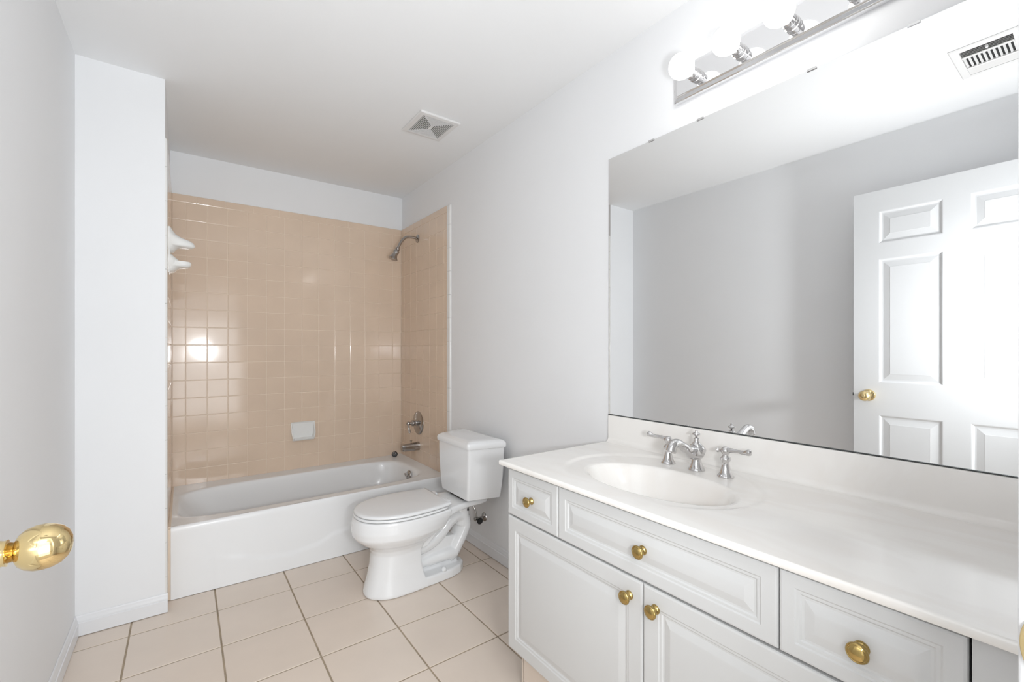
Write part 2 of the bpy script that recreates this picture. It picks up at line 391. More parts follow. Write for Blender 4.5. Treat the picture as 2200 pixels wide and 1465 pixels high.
# ------------------------------------------------------------------ integral sink top
top = thing('countertop', 'white cultured marble countertop with an integral oval sink', 'countertop', (1.15, 0.65, CT))
SX, SY, SA, SB = 1.115, 0.815, 0.142, 0.227
X0, X1, Y0, Y1 = 0.880, 1.404, 0.057, 1.272
def Htop(x, y):
    rr = math.sqrt(((x-1.150)/0.243)**2+((y-0.836)/0.298)**2)
    wgt = sstep(0.93, 1.10, x)
    return CT-0.0045*wgt*(1-sstep(0.965, 1.03, rr))
NT = 224
def bdist(th):                                          # from sink centre to the slab's edge
    c, s = math.cos(th), math.sin(th); t = 1e9
    if c > 1e-9: t = min(t, (X1-SX)/c)
    if c < -1e-9: t = min(t, (X0-SX)/c)
    if s > 1e-9: t = min(t, (Y1-SY)/s)
    if s < -1e-9: t = min(t, (Y0-SY)/s)
    return t
ths = sorted([2*PI*k/NT for k in range(NT)]+[math.atan2(yy-SY, xx-SX) % (2*PI) for xx in (X0, X1) for yy in (Y0, Y1)])
rim = []; 
for th in ths:
    e_ = 1/math.sqrt((math.cos(th)/SA)**2+(math.sin(th)/SB)**2); rim.append(e_*1.075)
rings = []
NR = 46
for k in range(NR+1):
    t = k/NR; ring = []
    for th, r0 in zip(ths, rim):
        D_ = bdist(th); near = min(D_, 0.40)
        r = r0+(D_-r0)*(t**1.25)
        x, y = SX+r*math.cos(th), SY+r*math.sin(th); ring.append((x, y, Htop(x, y)))
    rings.append(ring)
er = rings[-1]                                          # drop and underside of the slab's edge
def edge(dz, o):
    out = []
    for (x, y, z) in er:
        nx = -1 if abs(x-X0) < 1e-6 else 0; ny = 1 if abs(y-Y1) < 1e-6 else (-1 if abs(y-Y0) < 1e-6 else 0)
        out.append((x+nx*o, y+ny*o, z-dz))
    return out
rings += [edge(0.0012, 0.0015), edge(0.004, 0.0025), edge(0.0145, 0.0025), edge(0.0155, 0.0015)]
bm = bmesh.new(); loft(bm, rings, cap0=False, cap1=False)
obj('slab', bm, M['marble'], top, smooth=True, angle=50)
bm = bmesh.new()                                        # basin
rings = [[(SX+r0*math.cos(th), SY+r0*math.sin(th), Htop(SX+r0*math.cos(th), SY+r0*math.sin(th))) for th, r0 in zip(ths, rim)]]
for q, dz in ((1.045, 0.0008), (1.02, 0.003), (1.0, 0.0075), (0.98, 0.0145), (0.955, 0.024), (0.92, 0.038), (0.87, 0.056), (0.80, 0.076), (0.70, 0.096), (0.56, 0.113), (0.40, 0.124), (0.25, 0.129), (0.10, 0.132)):
    rings.append([(SX+0.012*(1-q)+r0/1.075*q*math.cos(th), SY+r0/1.075*q*math.sin(th), Htop(SX+r0*math.cos(th), SY+r0*math.sin(th))*(q > 0.99)+(q <= 0.99)*CT-dz) for th, r0 in zip(ths, rim)])
loft(bm, rings, cap0=False, cap1=True)
obj('basin', bm, M['marble'], top, smooth='all')
bm = bmesh.new(); lathe(bm, [(0.024, 0), (0.024, 0.002), (0.018, 0.0035), (0.001, 0.003)], (SX+0.011, SY, CT-0.1315), (0,0,1), 32)
obj('drain', bm, M['chrome'], top, smooth=True)
bm = bmesh.new()                                        # coved backsplash
prof = []
for k in range(9):
    a = PI/2*k/8; prof.append((X1+0.018*math.sin(a), CT+0.018*(1-math.cos(a))))
prof += [(1.4225, 0.926), (1.4235, 0.929), (1.426, 0.930), (R_-0.0005, 0.930), (R_-0.0005, CT-0.015), (X1, CT-0.015)]
loft(bm, [[(x, y, z) for x, z in prof] for y in (Y0-0.0025, Y0, Y1-0.010, Y1-0.009+0.0)])
obj('backsplash', bm, M['marble'], top, smooth=True, angle=50)

# ------------------------------------------------------------------ widespread faucet
fa = thing('faucet', 'polished chrome widespread faucet with two lever handles behind the sink', 'faucet', (1.327, 0.81, CT-0.0045))
FZ = CT-0.0045; FXc = 1.327
bm = bmesh.new()
lathe(bm, [(0.0255, 0), (0.0258, 0.003), (0.024, 0.0055), (0.0205, 0.012), (0.0165, 0.022), (0.0140, 0.034), (0.0135, 0.041), (0.0165, 0.0425), (0.0168, 0.0455), (0.0145, 0.047), (0.0200, 0.0495), (0.0265, 0.056), (0.0290, 0.064), (0.0275, 0.071), (0.0215, 0.078), (0.0140, 0.084), (0.0095, 0.090), (0.0085, 0.098), (0.0095, 0.101), (0.0070, 0.103)], (FXc, 0.808, FZ), (0,0,1), 40)
tube(bm, [(FXc+0.005, 0.808, FZ+0.060), (FXc-0.022, 0.808, FZ+0.060), (FXc-0.052, 0.808, FZ+0.072), (FXc-0.085, 0.808, FZ+0.091), (FXc-0.110, 0.808, FZ+0.100), (FXc-0.130, 0.808, FZ+0.094), (FXc-0.139, 0.808, FZ+0.076)], [0.026, 0.023, 0.0155, 0.0125, 0.0130, 0.0150, 0.0155], n=28)
sp = obj('spout', bm, M['chrome'], fa, smooth='all')
bm = bmesh.new(); lathe(bm, [(0.004, 0), (0.004, 0.010), (0.0125, 0.0135), (0.0135, 0.0155), (0.0110, 0.018), (0.0055, 0.0205), (0.0035, 0.0225), (0.0045, 0.0245), (0.0030, 0.027), (0.0003, 0.028)], (FXc, 0.808, FZ+0.1), (0,0,1), 28)
o = obj('lift_rod', bm, M['chrome'], sp, smooth='all')
def handle(y, dirv):
    bm = bmesh.new()
    lathe(bm, [(0.0235, 0), (0.0238, 0.003), (0.0215, 0.006), (0.0175, 0.013), (0.0140, 0.023), (0.0115, 0.034), (0.0105, 0.043), (0.0108, 0.047), (0.0145, 0.050), (0.0158, 0.055), (0.0135, 0.060), (0.0095, 0.063), (0.0075, 0.067), (0.0115, 0.071), (0.0140, 0.077), (0.0135, 0.083), (0.0095, 0.089), (0.0060, 0.091), (0.0003, 0.092)], (FXc, y, FZ), (0,0,1), 32)
    hb = obj('handle_base', bm, M['chrome'], fa, smooth='all')
    bm = bmesh.new(); d = Vector(dirv).normalized(); c = Vector((FXc, y, FZ+0.078))
    P = [c-d*0.030, c-d*0.026, c-d*0.020, c-d*0.012, c, c+d*0.016+Vector((0,0,0.004)), c+d*0.036+Vector((0,0,0.004)), c+d*0.056+Vector((0,0,0.002)), c+d*0.070+Vector((0,0,0.004)), c+d*0.076+Vector((0,0,0.005)), c+d*0.079+Vector((0,0,0.005))]
    tube(bm, P, [0.002, 0.0075, 0.0045, 0.006, 0.010, 0.0068, 0.0048, 0.0060, 0.0092, 0.0085, 0.002], n=20, m=4)
    obj('lever', bm, M['chrome'], hb, smooth='all')
handle(0.912, (-0.10, 1, 0.10)); handle(0.712, (-0.06, -1, 0.06))

# ------------------------------------------------------------------ wall mirror
mr = thing('wall_mirror', 'large frameless mirror on the wall above the sink backsplash', 'mirror', (R_, 0.66, 0.931))
MX = R_-0.0045
bm = bmesh.new(); box(bm, MX, R_-0.0005, 0.072, 1.2735, 0.9335, 2.0005); 
o = obj('mirror_glass', bm, [M['mirror'], M['mirroredge']], mr)
for p in o.data.polygons: p.material_index = 0 if p.normal.x < -0.9 else 1
bm = bmesh.new(); box(bm, MX-0.0035, R_-0.0004, 0.072, 1.2735, 0.9305, 0.9334); obj('bottom_channel', bm, M['mirroredge'], mr)
for yy in (0.30, 0.52, 0.86, 1.06):
    bm = bmesh.new(); box(bm, MX-0.003, R_-0.0004, yy-0.012, yy+0.012, 2.0006, 2.003); box(bm, MX-0.003, MX-0.0004, yy-0.012, yy+0.012, 1.997, 2.0006)
    obj('mirror_clip', bm, M['chrome'], mr)

# ------------------------------------------------------------------ vanity light bar
lb = thing('vanity_light', 'chrome strip light with round frosted bulbs above the mirror', 'light fixture', (R_, 0.64, 2.144))
bm = bmesh.new()
rg = []
for d, h in [(0, 0.0005), (0, 0.018), (0.0025, 0.0215), (0.013, 0.0245), (0.016, 0.0285), (0.0175, 0.029)]:
    rg.append([(R_-h, y, z) for y, z in ((0.330+d, 2.086+d), (0.952-d, 2.086+d), (0.952-d, 2.204-d), (0.330+d, 2.204-d))])
loft(bm, rg)
obj('backplate', bm, M['plate'], lb, bevel=0.0008)
bulbs_y = [0.861, 0.711, 0.561, 0.411]
for i, y in enumerate(bulbs_y):
    bm = bmesh.new(); lathe(bm, [(0.022, 0.0), (0.022, 0.004), (0.0195, 0.005), (0.0195, 0.018), (0.0205, 0.019), (0.0205, 0.021), (0.0190, 0.022), (0.0190, 0.040), (0.0165, 0.041), (0.0165, 0.036)], (R_-0.029, y, 2.141), (-1,0,0), 36)
    s = obj('socket', bm, M['chrome'], lb, smooth=True, angle=30)
    bm = bmesh.new()
    pr = [(0.0135, 0.034), (0.0140, 0.040)]; cc = 0.086
    for k in range(19):
        a = PI*(0.885*(1-k/18)); pr.append((max(0.0003, 0.0405*math.sin(a)), cc-0.0405*math.cos(PI-a)*-1 if False else cc-0.0405*math.cos(a)*1.0))
    pr2 = [(0.0135, 0.034), (0.0140, 0.0445)]
    for k in range(20):
        a = 0.36+(PI-0.36)*k/19; pr2.append((max(0.0003, 0.0405*math.sin(a)), cc-0.0405*math.cos(a)))
    lathe(bm, pr2, (R_-0.029, y, 2.141), (-1,0,0), 32)
    o = obj('bulb', bm, M['bulb'], lb, smooth='all'); o['label'] = 'lit round frosted bulb'

# ------------------------------------------------------------------ ceiling vents
ev = thing('exhaust_vent', 'square white ceiling exhaust grille with concentric louvres above the toilet', 'vent', (1.10, 2.257, H))
bm = bmesh.new(); a = nested
rings = []
for d, h in [(0, 0.0005), (0, 0.007), (0.003, 0.010), (0.022, 0.012), (0.0265, 0.011), (0.0265, 0.0005)]:
    rings.append([(x, y, H-h) for x, y in ((0.984+d, 2.133+d), (1.215-d, 2.133+d), (1.215-d, 2.388-d), (0.984+d, 2.388-d))])
loft(bm, rings, cap0=False, cap1=False); obj('grille_frame', bm, M['vent'], ev)
bm = bmesh.new(); box(bm, 1.005, 1.194, 2.155, 2.366, H-0.0012, H-0.0004); obj('duct', bm, M['dark'], ev)
bm = bmesh.new()
for k in range(9):
    d = 0.031+0.0094*k
    if k < 8:
        rings = [[(x, y, H-h) for x, y in ((0.984+q, 2.133+q), (1.215-q, 2.133+q), (1.215-q, 2.388-q), (0.984+q, 2.388-q))] for q, h in ((d, 0.0112), (d+0.0028, 0.0112), (d+0.0028, 0.0065), (d, 0.0065), (d, 0.0112))]
        loft(bm, rings, cap0=False, cap1=False)
    else: box(bm, 0.984+d, 1.215-d, 2.133+d, 2.388-d, H-0.0105, H-0.004)
obj('louvres', bm, M['vent'], ev)

ar = thing('air_register', 'white rectangular ceiling air register with angled fins, reflected in the mirror', 'vent', (0.155, 0.33, H))
rx0, rx1, ry0, ry1 = 0.000, 0.308, 0.222, 0.430
bm = bmesh.new(); rings = []
for d, h in [(0, 0.0005), (0, 0.003), (0.004, 0.006), (0.030, 0.0075), (0.032, 0.0005)]:
    rings.append([(x, y, H-h) for x, y in ((rx0+d, ry0+d*0.95), (rx1-d, ry0+d*0.95), (rx1-d, ry1-d*0.95), (rx0+d, ry1-d*0.95))])
loft(bm, rings, cap0=False, cap1=False)
box(bm, 0.098, 0.110, ry0+0.03, ry1-0.03, H-0.0085, H-0.003); box(bm, 0.210, 0.222, ry0+0.03, ry1-0.03, H-0.0085, H-0.003)
obj('register_frame', bm, M['vent'], ar)
bm = bmesh.new(); box(bm, rx0+0.03, rx1-0.03, ry0+0.028, ry1-0.028, H-0.0012, H-0.0004); obj('duct', bm, M['dark'], ar)
def slat(bm, p0, p1, w, drop):
    p0, p1, w = Vector(p0), Vector(p1), Vector(w); t = Vector((0, 0, 0.0009))
    v = [p0, p1, p1+w+Vector((0,0,drop)), p0+w+Vector((0,0,drop))]
    loft(bm, [[q for q in v], [q+t for q in v]])
bm = bmesh.new()
for k in range(5):
    x = 0.036+0.0135*k; slat(bm, (x, ry0+0.03, H-0.008), (x, ry1-0.03, H-0.008), (0.008, 0, 0), 0.006)
    x = 0.276-0.0125*k; slat(bm, (x, ry0+0.03, H-0.008), (x, ry1-0.03, H-0.008), (-0.006, 0, 0), 0.006)
for k in range(11):
    y = ry0+0.034+0.0142*k; slat(bm, (0.110, y, H-0.008), (0.210, y, H-0.008), (0, -0.006, 0), 0.0065)
obj('fins', bm, M['vent'], ar)
bm = bmesh.new(); box(bm, 0.256, 0.268, 0.318, 0.326, H-0.018, H-0.006); obj('damper_lever', bm, M['vent'], ar, bevel=0.002)

# ------------------------------------------------------------------ bathtub
tub = thing('bathtub', 'white alcove bathtub with a curved relief on its apron, below the beige tile', 'bathtub', (0.68, 3.08, 0))
TX0, TX1, TY0, TY1, TZ = -0.0535, R_-TF-0.0005, 2.690, B_-TF-0.0005, 0.345
BX, BY, BA, BB = 0.648, 3.072, 0.680, 0.288
def sup(th, a, b, n):
    c, s = math.cos(th), math.sin(th)
    return 1/((abs(c)/a)**n+(abs(s)/b)**n)**(1/n)
def tdist(th):
    c, s = math.cos(th), math.sin(th); t = 1e9
    if c > 1e-9: t = min(t, (TX1-BX)/c)
    if c < -1e-9: t = min(t, (TX0-BX)/c)
    if s > 1e-9: t = min(t, (TY1-BY)/s)
    if s < -1e-9: t = min(t, (TY0+0.016-BY)/s)
    return t
# parametrise by a superellipse angle so corners stay well sampled
tths = []
for k in range(240):
    a = 2*PI*k/240; tths.append(math.atan2(BB*math.copysign(abs(math.sin(a))**0.45, math.sin(a)), BA*math.copysign(abs(math.cos(a))**0.45, math.cos(a))) % (2*PI))
tths = sorted(set([round(t, 7) for t in tths]+[round(math.atan2(yy-BY, xx-BX) % (2*PI), 7) for xx in (TX0, TX1) for yy in (TY0+0.016, TY1)]))
rings = []
for t in [1, 0.85, 0.7, 0.5, 0.3, 0.12]:
    ring = []
    for th in tths:
        r0 = sup(th, BA, BB, 5)*1.03; D_ = tdist(th); r = r0+(D_-r0)*t if D_ > r0 else D_
        z = TZ+0.003*t
        ring.append((BX+r*math.cos(th), BY+r*math.sin(th), z))
    rings.append(ring)
for q, z in ((1.03, TZ), (1.015, TZ-0.0015), (1.0, TZ-0.006), (0.99, TZ-0.014), (0.98, TZ-0.03), (0.955, 0.25), (0.92, 0.17), (0.88, 0.11), (0.83, 0.078), (0.75, 0.064), (0.5, 0.058), (0.2, 0.055)):
    ring = []
    for th in tths:
        r = min(sup(th, BA, BB, 5 if q > 0.9 else 4)*q, tdist(th)*0.999)
        x = BX+r*math.cos(th)
        if x < BX: x = BX+(x-BX)*(1-0.18*(1-sstep(0.06, TZ, z)))
        ring.append((x, BY+r*math.sin(th), z))
    rings.append(ring)
bm = bmesh.new(); loft(bm, rings, cap0=False, cap1=True)
cur = [(-0.06, 0.185), (0.10, 0.170), (0.22, 0.140), (0.36, 0.098), (0.47, 0.085), (0.58, 0.100), (0.72, 0.145), (0.90, 0.195), (1.10, 0.235), (1.43, 0.27)]
def front_y(x, z):
    cz = interp(cur, x); A_ = 0.0055*sstep(0.02, 0.35, x)
    return TY0-A_*(1-sstep(-0.016, 0.016, z-cz))*1.0+0.004*sstep(0.0, 0.345, z)
NX = 150; cols = []
for i in range(NX+1):
    x = TX0+(TX1-TX0)*i/NX; col = []
    for k in range(60): z = 0.002+0.318*k/59; col.append((x, front_y(x, z), z))
    yb = front_y(x, 0.32)
    for k in range(1, 9):
        a = PI/2*k/8; col.append((x, yb+(TY0+0.016-yb)*(1-math.cos(a)), 0.32+(TZ+0.003-0.32)*math.sin(a)))
    cols.append(col)
loft(bm, cols, cap0=False, cap1=False, closed=False)
bmesh.ops.remove_doubles(bm, verts=bm.verts, dist=0.0004)
tb = obj('tub_shell', bm, M['tub'], tub, smooth='all')
bm = bmesh.new(); c = Vector((1.300, 3.030, 0.294)); d = Vector((-1, 0, 0.12))
lathe(bm, [(0.036, -0.004), (0.036, 0.003), (0.033, 0.007), (0.022, 0.011), (0.0003, 0.013)], c, d, 36)
ov = obj('overflow_plate', bm, M['nickel'], tub, smooth=True)
bm = bmesh.new(); tube(bm, [c+d*0.012, c+Vector((-0.022, 0, 0.002)), c+Vector((-0.030, 0, 0.022))], [0.005, 0.005, 0.006], n=12); obj('trip_lever', bm, M['chrome'], ov, smooth='all')
bm = bmesh.new(); lathe(bm, [(0.03, 0), (0.03, 0.003), (0.02, 0.004)], (1.13, 3.07, 0.056), (0,0,1), 28); obj('tub_drain', bm, M['chrome'], tub, smooth=True)

bm = bmesh.new(); box(bm, L_+0.0087, TX0+0.0008, 2.697, 2.707, 0.001, 0.340); box(bm, L_+0.0087, TX0+0.0008, 2.707, 3.486, 0.33, 0.3485); obj('caulk_bead', bm, M['grout'], tub, bevel=0.001)

st = thing('tub_stopper', 'small black rubber stopper lying on the back corner of the tub rim', 'stopper', (1.345, 3.43, TZ))
bm = bmesh.new(); lathe(bm, [(0.018, 0), (0.022, 0.004), (0.0225, 0.014), (0.018, 0.018), (0.008, 0.018)], (1.352, 3.425, TZ+0.0225), (-0.45, -1, 0.12), 28)
obj('plug', bm, M['black'], st, smooth=True)
bm = bmesh.new(); ringp = [(1.340+0.010*math.cos(a), 3.405, TZ+0.034+0.010*math.sin(a)) for a in [2*PI*k/8 for k in range(9)]]
tube(bm, ringp, 0.0022, n=10, m=4); obj('pull_ring', bm, M['nickel'], st, smooth='all')

# ------------------------------------------------------------------ shower fittings on the right tiled wall
PX = R_-TF
sh = thing('wall_shower', 'chrome shower head on a bent arm high on the tiled wall', 'shower head', (PX, 3.165, 2.045))
bm = bmesh.new(); lathe(bm, [(0.031, 0), (0.031, 0.002), (0.027, 0.006), (0.014, 0.010), (0.010, 0.012)], (PX, 3.165, 2.043), (-1,0,0), 36)
obj('flange', bm, M['nickel'], sh, smooth=True)
bm = bmesh.new(); tube(bm, [(PX, 3.165, 2.043), (1.385, 3.165, 2.047), (1.335, 3.165, 2.038), (1.302, 3.165, 2.005), (1.280, 3.165, 1.965), (1.272, 3.165, 1.945)], 0.0105, n=20)
obj('arm', bm, M['nickel'], sh, smooth='all')
d = Vector((1.232-1.275, 0, 1.862-1.952)).normalized()
bm = bmesh.new(); lathe(bm, [(0.010, -0.006), (0.014, 0.0), (0.0175, 0.006), (0.0175, 0.014), (0.014, 0.018), (0.0185, 0.022), (0.0225, 0.030), (0.0225, 0.038), (0.0185, 0.048), (0.0185, 0.056), (0.0225, 0.070), (0.0290, 0.083), (0.0340, 0.090), (0.0345, 0.093), (0.031, 0.096), (0.022, 0.094), (0.020, 0.098), (0.0003, 0.098)], (1.275, 3.165, 1.952), d, 36)
obj('spray_head', bm, M['nickel'], sh, smooth=True, angle=50)

va = thing('shower_valve', 'round chrome shower valve plate with a lever handle above the tub spout', 'shower valve', (PX, 3.15, 0.645))
bm = bmesh.new(); lathe(bm, [(0.088, 0), (0.088, 0.003), (0.084, 0.007), (0.070, 0.012), (0.045, 0.016), (0.030, 0.020), (0.024, 0.024), (0.0003, 0.026)], (PX, 3.15, 0.645), (-1,0,0), 56)
obj('valve_plate', bm, M['nickel'], va, smooth=True)
VZ = 0.600
bm = bmesh.new(); lathe(bm, [(0.026, 0), (0.026, 0.006), (0.021, 0.012), (0.018, 0.022), (0.020, 0.030), (0.024, 0.034), (0.024, 0.040), (0.017, 0.046), (0.010, 0.052), (0.0095, 0.058), (0.014, 0.062), (0.016, 0.070), (0.014, 0.078), (0.007, 0.083), (0.0003, 0.084)], (PX-0.012, 3.15, 0.647), (-1,0,0), 32)
hh = obj('valve_stem', bm, M['nickel'], va, smooth='all')
bm = bmesh.new(); tube(bm, [(PX-0.082, 3.15, 0.660), (PX-0.081, 3.15, 0.635), (PX-0.077, 3.15, 0.608), (PX-0.072, 3.15, 0.580), (PX-0.071, 3.15, 0.573)], [0.010, 0.0065, 0.0060, 0.0085, 0.0095, 0.004], n=18)
obj('valve_lever', bm, M['chrome'], hh, smooth='all')

ts = thing('tub_spout', 'chrome tub spout with a diverter knob on the tiled wall', 'spout', (PX, 3.15, 0.45))
bm = bmesh.new(); rings = []
for t in [i/12 for i in range(13)]:
    x = PX-0.135*t; r = 0.033-0.010*t; zc = 0.470+0.001*t
    sc = 1 if t < 0.98 else 0.9
    rings.append([(x, 3.15+r*0.85*math.copysign(abs(math.cos(a))**0.8, math.cos(a))*sc, zc+r*sc*math.copysign(abs(math.sin(a))**0.8, math.sin(a))-0.004*t*(math.sin(a) < 0)) for a in [2*PI*k/28 for k in range(28)]])
loft(bm, rings)
so = obj('spout_body', bm, M['nickel'], ts, smooth=True, angle=50)
bm = bmesh.new(); lathe(bm, [(0.0035, 0), (0.0035, 0.014), (0.0095, 0.018), (0.0095, 0.021), (0.003, 0.023)], (PX-0.060, 3.15, 0.497), (0,0,1), 20); obj('diverter_knob', bm, M['nickel'], so, smooth=True)

# ------------------------------------------------------------------ recessed-front soap dish on the back wall
sd = thing('soap_dish', 'white ceramic soap dish on the beige tile above the middle of the tub', 'soap dish', (0.691, B_-TF, 0.62))
bm = bmesh.new(); yb = B_-TF+0.002
x0, x1, z0, z1 = 0.607, 0.767, 0.552, 0.682
# outer body as side profile (depth, z), front lip lower; hollow scoop inside
def outl(ins, f): return [(yb-f*d_, z_) for d_, z_ in []]
NS = 14
outer = []; inner = []
for k in range(NS+1):
    z = z0+(z1-z0)*k/NS; t = k/NS
    dep = 0.012+0.036*(1-sstep(0.18, 0.95, t)); 
    if t < 0.14: dep = 0.030+0.018*(t/0.14)
    outer.append((z, dep))
def xw(t): return 0.010*(1-sstep(0, 0.5, t))
for sgn, xe in ((0, x0), (1, x1)): pass
rings = []
for z, dep in outer:
    t = (z-z0)/(z1-z0); a_ = x0+xw(t); b_ = x1-xw(t); wl = 0.0075
    din = max(0.004, dep-0.003)
    if t > 0.10 and t < 0.93:
        inn = 0.006+0.0*t
        rings.append([(a_, yb, z), (a_, yb-dep+0.002, z), (a_+0.002, yb-dep, z), (a_+wl, yb-dep, z), (a_+wl+0.004, yb-inn, z), (b_-wl-0.004, yb-inn, z), (b_-wl, yb-dep, z), (b_-0.002, yb-dep, z), (b_, yb-dep+0.002, z), (b_, yb, z)])
    else:
        rings.append([(a_, yb, z), (a_, yb-dep+0.002, z), (a_+0.002, yb-dep, z), (a_+wl, yb-dep, z), (a_+wl+0.004, yb-dep, z), (b_-wl-0.004, yb-dep, z), (b_-wl, yb-dep, z), (b_-0.002, yb-dep, z), (b_, yb-dep+0.002, z), (b_, yb, z)])
loft(bm, rings)
o = obj('dish', bm, M['ceramic'], sd, smooth=True, bevel=0.0015, segs=3, angle=60)

# toothbrush and cup holder on the left tiled wall
hd = thing('ceramic_holder', 'white ceramic hooked holder high on the left tiled wall', 'holder', (L_+TL, 2.72, 1.68))
K = 9.16*447
def prof2(pts): return [((zx-240)/K, EYE+(749-460)/447-zy/K) for zx, zy in pts]
up = prof2([(240, 240), (262, 240), (300, 268), (340, 340), (380, 390), (450, 430), (540, 465), (610, 488), (655, 525), (680, 575), (672, 605), (640, 622), (560, 635), (470, 636), (400, 655), (355, 705), (320, 745), (240, 752)])
lo = prof2([(240, 790), (310, 790), (345, 830), (400, 880), (450, 930), (485, 985), (525, 1000), (570, 985), (592, 945), (600, 915), (620, 945), (608, 990), (570, 1025), (500, 1035), (430, 1048), (385, 1080), (335, 1135), (240, 1155)])
def hold(name, P, shrink, hw):
    bm = bmesh.new(); rings = []; n = 22
    zc = sum(z for _, z in P)/len(P)
    for k in range(n+1):
        t = -1+2*k/n; s = shrink(t)
        zz = 1-0.16*abs(t)**3
        rings.append([(L_+TL-0.001+p*s, 2.72+hw*t, zc+(z-zc)*zz) for p, z in P])
    loft(bm, rings); return obj(name, bm, M['ceramic'], hd, smooth=True, angle=60)
hold('hook', up, lambda t: 0.20+0.80*max(0, math.cos(t*PI/2))**0.75, 0.055)
hold('cup', lo, lambda t: 0.30+0.70*(1-abs(t)**3.5), 0.055)
bm = bmesh.new(); box(bm, L_+TL-0.001, L_+TL+0.008, 2.667, 2.773, 1.570, 1.789); obj('back_plate', bm, M['ceramic'], hd, bevel=0.004, segs=3)

# ------------------------------------------------------------------ toilet
YC = 2.180
to = thing('toilet', 'white two-piece toilet with closed lid between the tub and the vanity', 'toilet', (1.03, YC, 0))
def outline(xf, xm, xb, hm, hb, n=2.2, NF=26, NB=12):
    """closed plan outline: rounded nose at xf, widest hm at xm, back edge xb with half width hb"""
    P = []
    for k in range(NB+1):
        t = k/NB; P.append((xb+(xm-xb)*t, hb+(hm-hb)*math.sin(t*PI/2)**0.9 if t > 0 else hb))
    for k in range(1, NF):
        a = PI/2*k/NF; P.append((xm-(xm-xf)*math.sin(a)**(2/n), hm*max(0, math.cos(a))**(2/n)))
    P.append((xf, 0))
    return [(x, YC-h) for x, h in P]+[(x, YC+h) for x, h in P[-2::-1]]
def ring_at(P, z, off=0):
    cx = sum(p[0] for p in P)/len(P)
    if off:
        out = []; n = len(P)
        for i, (x, y) in enumerate(P):
            a, b = Vector(P[i-1]), Vector(P[(i+1) % n]); t = (b-a).normalized(); nn = Vector((t.y, -t.x))
            if nn.dot(Vector((x-cx, y-YC))) < 0: nn = -nn
            out.append((x+nn.x*off, y+nn.y*off, z))
        return out
    return [(x, y, z) for x, y in P]
bm = bmesh.new()
rings = []
for z, xf, xm, xb, hm, hb in [
    (0.001, 0.708, 0.86, 1.00, 0.112, 0.105), (0.012, 0.704, 0.86, 1.00, 0.114, 0.106), (0.03, 0.708, 0.86, 0.995, 0.111, 0.104),
    (0.08, 0.722, 0.86, 0.975, 0.104, 0.097), (0.14, 0.735, 0.86, 0.965, 0.100, 0.093), (0.20, 0.742, 0.87, 0.965, 0.101, 0.090),
    (0.225, 0.735, 0.875, 0.98, 0.110, 0.092), (0.245, 0.715, 0.88, 1.005, 0.126, 0.098), (0.262, 0.690, 0.89, 1.03, 0.147, 0.108),
    (0.285, 0.664, 0.90, 1.06, 0.165, 0.122), (0.300, 0.6535, 0.905, 1.08, 0.174, 0.132), (0.33, 0.650, 0.905, 1.09, 0.178, 0.140), (0.36, 0.653, 0.91, 1.10, 0.178, 0.148), (0.382, 0.657, 0.91, 1.105, 0.176, 0.150), (0.387, 0.664, 0.91, 1.10, 0.170, 0.146)]:
    rings.append(ring_at(outline(xf, xm, xb, hm, hb), z))
loft(bm, rings)
# deck under the tank
rings = []
for x, hw, zb in [(1.05, 0.150, 0.335), (1.10, 0.146, 0.340), (1.16, 0.128, 0.350), (1.24, 0.112, 0.352), (1.33, 0.106, 0.352), (1.355, 0.100, 0.354)]:
    rings.append([(x, YC-hw, zb+0.01), (x, YC-hw+0.012, zb), (x, YC+hw-0.012, zb), (x, YC+hw, zb+0.01), (x, YC+hw, 0.380), (x, YC+hw-0.006, 0.387), (x, YC-hw+0.006, 0.387), (x, YC-hw, 0.380)])
loft(bm, rings)
# foot plate running back
Pb = [(0.90, YC-0.105), (1.05, YC-0.103), (1.14, YC-0.095), (1.20, YC-0.075), (1.235, YC-0.04), (1.243, YC), (1.235, YC+0.04), (1.20, YC+0.075), (1.14, YC+0.095), (1.05, YC+0.103), (0.90, YC+0.105)]
loft(bm, [[(x, y, z) for x, y in Pb] for z in (0.001, 0.04)]+[[(x-0.004, YC+(y-YC)*0.95, 0.048) for x, y in Pb]])
# trapway: rises from the pedestal, turns under the tank and comes down to the floor outlet
tp = [(0.93, YC, 0.175), (1.00, YC, 0.178), (1.06, YC, 0.196), (1.11, YC, 0.232), (1.150, YC, 0.272), (1.195, YC, 0.297), (1.238, YC, 0.283), (1.252, YC, 0.238), (1.232, YC, 0.185), (1.205, YC, 0.140), (1.185, YC, 0.105), (1.15, YC, 0.085)]
tube(bm, tp, [0.044, 0.044, 0.043, 0.043, 0.043, 0.043, 0.043, 0.042, 0.041, 0.040], n=28, sc=(1, 1.42, 1), up=(0,1,0))
tube(bm, [(1.195, YC, 0.105), (1.13, YC, 0.102), (1.06, YC, 0.097), (0.98, YC, 0.090)], [0.039, 0.039, 0.036, 0.030], n=28, sc=(1, 1.6, 1), up=(0,1,0))
tube(bm, [(1.240, YC, 0.24), (1.240, YC, 0.30), (1.240, YC, 0.365)], [0.040, 0.043, 0.050], n=28, sc=(1, 1.45, 1), up=(0,1,0))
# web between the pipes and pedestal
loft(bm, [[(0.94, YC+s*0.030, 0.03), (1.20, YC+s*0.030, 0.03), (1.215, YC+s*0.030, 0.15), (1.185, YC+s*0.030, 0.195), (0.94, YC+s*0.030, 0.20)] for s in (-1, 1)])
